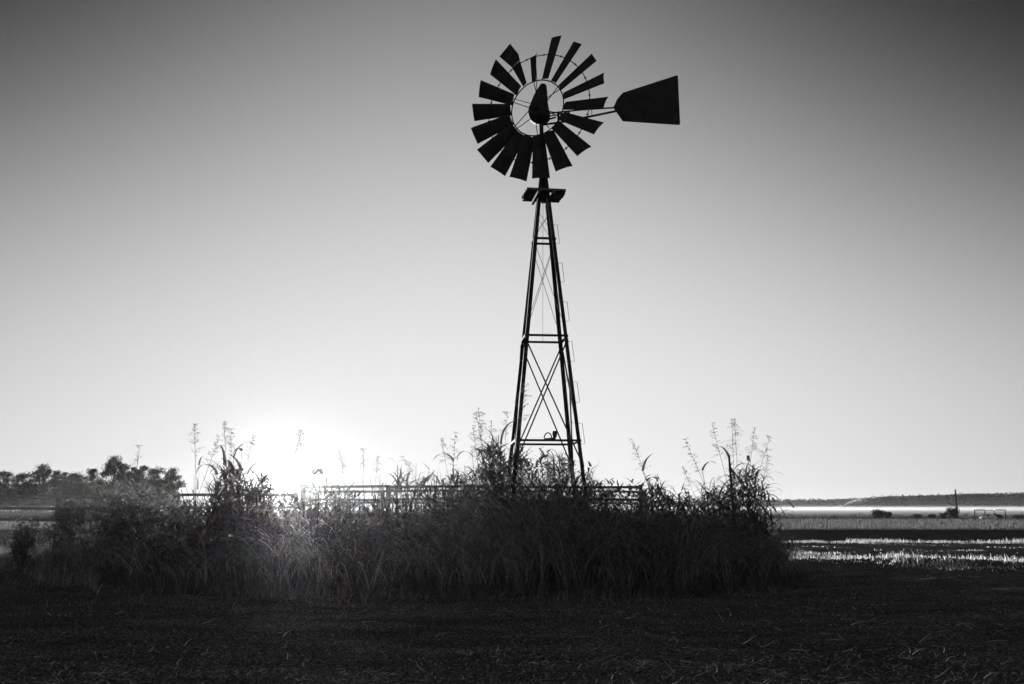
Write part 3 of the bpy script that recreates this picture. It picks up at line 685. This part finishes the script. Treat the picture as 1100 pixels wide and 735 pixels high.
# ------------------------------------------------------------------ hedge line, bushes, pole, gate at the right
def bush_mesh(seed, n=1900):
    r = bpy.data.objects.new('bush', None); C.objects.link(r); V = []; Q = []; nq = 0
    for k in range(6):
        a = k * 1.05 + seed; v, q_ = leaf_cloud((math.cos(a) * .4, math.sin(a) * .4, .55 + .25 * math.sin(k * 2.3 + seed)), .42, .42, .42, n // 6, .085); V.append(v); Q.append(q_ + nq); nq += len(v)
    np_mesh('foliage', np.concatenate(V), np.concatenate(Q), M['leaf'], None, r)
    MB().tube([(0, 0, -.05), (.02, 0, .4), (.1, .05, .7)], [.05, .035, .02], 5).tube([(0, 0, .1), (-.2, .1, .6)], [.03, .015], 5).build('stem', M['bark'], r)
    return r
bp_ = [bush_mesh(0), bush_mesh(2.2)]; bu = [False, False]
bushes = [(943, 549, 13, 0, 'round double bush standing alone on the field line'), (953, 551, 10, 1, 'smaller bush grown against the round double one'), (985, 553, 9, 1, 'low bush, first of the clump left of the utility pole'),
          (1001, 553, 8, 0, 'flat low bush in the middle left of the utility pole'), (1013, 552, 9, 1, 'low bush just left of the tall one by the utility pole'), (1023, 547, 13, 0, 'tall pointed bush beside the utility pole'),
          (1060, 554, 9, 1, 'low bush in front of the pale gate rails'), (1071, 553, 10, 0, 'leafy low bush at the right end of the pale gate'), (1094, 554, 12, 1, 'low bush at the right edge of the field line')]
HY = 122
for i, (px, py, wpx, k, lab) in enumerate(bushes):
    o = bp_[k] if not bu[k] else copy_tree(bp_[k]); bu[k] = True
    Yd = HY - 3 + i % 3; z = at(px, py, Yd).z; w = wpx / 1084 * Yd / 1.5; o.location = (at(px, 550, Yd).x, Yd, 0); o.scale = (w, w, z * 1.12); o.rotation_euler = (0, 0, i)
    tag(o, lab, 'bush', 'bushes on the far field line')
V = []; Q = []; nq = 0
for k in range(190):
    px = -60 + 1220 * k / 189
    if 345 < px < 770: continue
    v, q_ = leaf_cloud((at(px, 550, HY).x, HY + 1 + random.uniform(-1, 1), .1), .7, .6, random.uniform(.2, .5), 90, .09); V.append(v); Q.append(q_ + nq); nq += len(v)
tag(np_mesh('low_hedge', np.concatenate(V), np.concatenate(Q), M['leaf']), 'thin dark line of low scrub along the far edge of the fields', 'scrub', kind='stuff')
b = at(1029, 560, HY - 1); top = at(1028, 526.5, HY - 1)
pole = thing('utility_pole', 'single dark utility pole rising beside the tall bush on the right', 'utility pole', (b.x, HY - 1, 0))
MB().tube([(0, 0, -.2), (-.05, 0, top.z)], [.13, .09], 8).build('shaft', M['bark'], pole)
MB().tube([(-.05, -.1, top.z), (-.05, -.1, top.z + .12)], .05, 6).build('insulator', M['steel'], pole)
gt = thing('pipe_gate', 'pale pipe gate with thin posts on the far field line at the right', 'gate', (at(1063, 550, 118).x, 118, 0))
gx_ = [at(p, 550, 118).x - at(1063, 550, 118).x for p in (1047, 1058, 1068, 1080)]
zt = at(1063, 548, 118).z
for x_ in gx_: MB().tube([(x_, 0, -.1), (x_, 0, zt)], .045, 6).build('post', M['steel'], gt)
for a, b_ in ((0, 1), (2, 3)): MB().beam((gx_[a], -.06, zt), (gx_[b_], -.06, zt), .05, .14).build('rail', M['galv'], gt)
MB().beam((gx_[1], -.06, zt - .06), (gx_[2], -.06, zt - .04), .05, .06).build('rail', M['steel'], gt)
for px_, lab in ((1057, 'pale rock on the field line left of its darker gap'), (1066, 'pale rock on the field line, right one of two')):
    p = at(px_, 556.5, 112); mb = MB(); k0 = 0
    for i in range(5):
        for j in range(8):
            t = 2 * PI * j / 8; rr = (.42, .5, .44, .28, .08)[i] * (1 + .15 * math.sin(j * 2.1 + i + px_)); mb.v.append(Vector((math.cos(t) * rr, math.sin(t) * rr, i * .13)))
    for i in range(4):
        for j in range(8): mb.f.append((i * 8 + j, i * 8 + (j + 1) % 8, i * 8 + 8 + (j + 1) % 8, i * 8 + 8 + j))
    mb.f.append(tuple(range(32, 40))); o = mb.build('rock', M['stone']); o.location = (p.x, 112, 0); tag(o, lab, 'rock', 'rocks on the far field line')

# ------------------------------------------------------------------ far wooded ridges
def ridge(name, label, pts, Yd, dep, m):
    V = []; Q = []; n = len(pts)
    for px, py in pts:
        p = at(px, py, Yd)
        for f, hh in ((-1, 0), (-.6, .45), (-.2, .9), (0, 1), (1, 1), (2, 0)): V.append((p.x, Yd + f * dep, max(.0, p.z * hh - (.3 if hh == 0 else 0))))
    for i in range(n - 1):
        for j in range(5): A = i * 6 + j; Q.append((A, A + 6, A + 7, A + 1))
    return tag(np_mesh(name, np.array(V), np.array(Q), m, smooth=False), label, 'hill', kind='structure')
hill_m = mat('wooded_hill', .03, .06, .95, .05, 0, .5)
ridge('hill', 'far pale ridge low on the horizon behind the field', [(780, 541), (830, 538.5), (880, 537.5), (930, 537), (960, 536.5), (1000, 537), (1200, 537)], 1500, 60, hill_m)
ridge('hill', 'nearer dark wooded ridge at the right horizon', [(905, 546.5), (922, 541), (934, 536), (960, 535), (1020, 534.5), (1060, 533.5), (1100, 533), (1200, 532)], 950, 40, hill_m)
def woods(name, label, pts, Yd, spread, n, rs):
    V = []; Q = []; nq = 0; xs = [p[0] for p in pts]; ys = [p[1] for p in pts]
    for k in range(n):
        px = random.uniform(xs[0], xs[-1]); p = at(px, np.interp(px, xs, ys), Yd); r = random.uniform(.6, 1.3) * rs
        v, q_ = leaf_cloud((p.x, Yd + random.uniform(-spread, spread * .3), p.z - r * .5 - abs(random.gauss(0, 2.5))), r * 1.5, r, r, 70, rs * .28); V.append(v); Q.append(q_ + nq); nq += len(v)
    tag(np_mesh(name, np.concatenate(V), np.concatenate(Q), M['leaf']), label, 'woods', kind='stuff')
woods('far_woods', 'dark woods covering the nearer ridge at the right', [(902, 545), (914, 542), (928, 537.5), (943, 534.5), (1000, 533.5), (1040, 532), (1120, 531.5)], 925, 25, 1100, 3.4)
woods('far_woods', 'thin far tree line on the pale ridge left of the dark woods', [(700, 539), (840, 537), (900, 536.5), (930, 535.5), (945, 535.5)], 1480, 15, 420, 3.6)

# ------------------------------------------------------------------ mist and haze
def vol(name, label, lo, hi, dens, aniso, col=1.0):
    mb = MB().box(((lo[0] + hi[0]) / 2, (lo[1] + hi[1]) / 2, (lo[2] + hi[2]) / 2), hi[0] - lo[0], hi[1] - lo[1], hi[2] - lo[2])
    m = bpy.data.materials.new(name); m.use_nodes = True; t = m.node_tree; t.nodes.clear()
    v = t.nodes.new('ShaderNodeVolumePrincipled'); v.inputs['Density'].default_value = dens; v.inputs['Anisotropy'].default_value = aniso; v.inputs['Color'].default_value = (col, col, col, 1)
    o = t.nodes.new('ShaderNodeOutputMaterial'); t.links.new(v.outputs[0], o.inputs['Volume'])
    return tag(mb.build(name, m), label, 'mist', kind='stuff')
vol('haze', 'thin morning haze over the whole field', (-2500, -30, -1), (2500, 1700, 26), .00002, .4)
vol('ground_mist', 'bright low bank of ground mist lying over the far fields', (-900, 128, -.5), (900, 930, 1.65), .0012, .4, .5)
vol('thin_mist', 'thin upper layer of mist softening the foot of the far ridge', (-900, 300, -.5), (900, 930, 6), .00003, .3)
vol('added_glow_mist', 'very thin mist added over the grass clump to imitate flare glow round the sun', (-14, -4, -.6), (14, 26, 1.40), .00030, .93)  # added volume, stands in for the lens flare veil below the sun
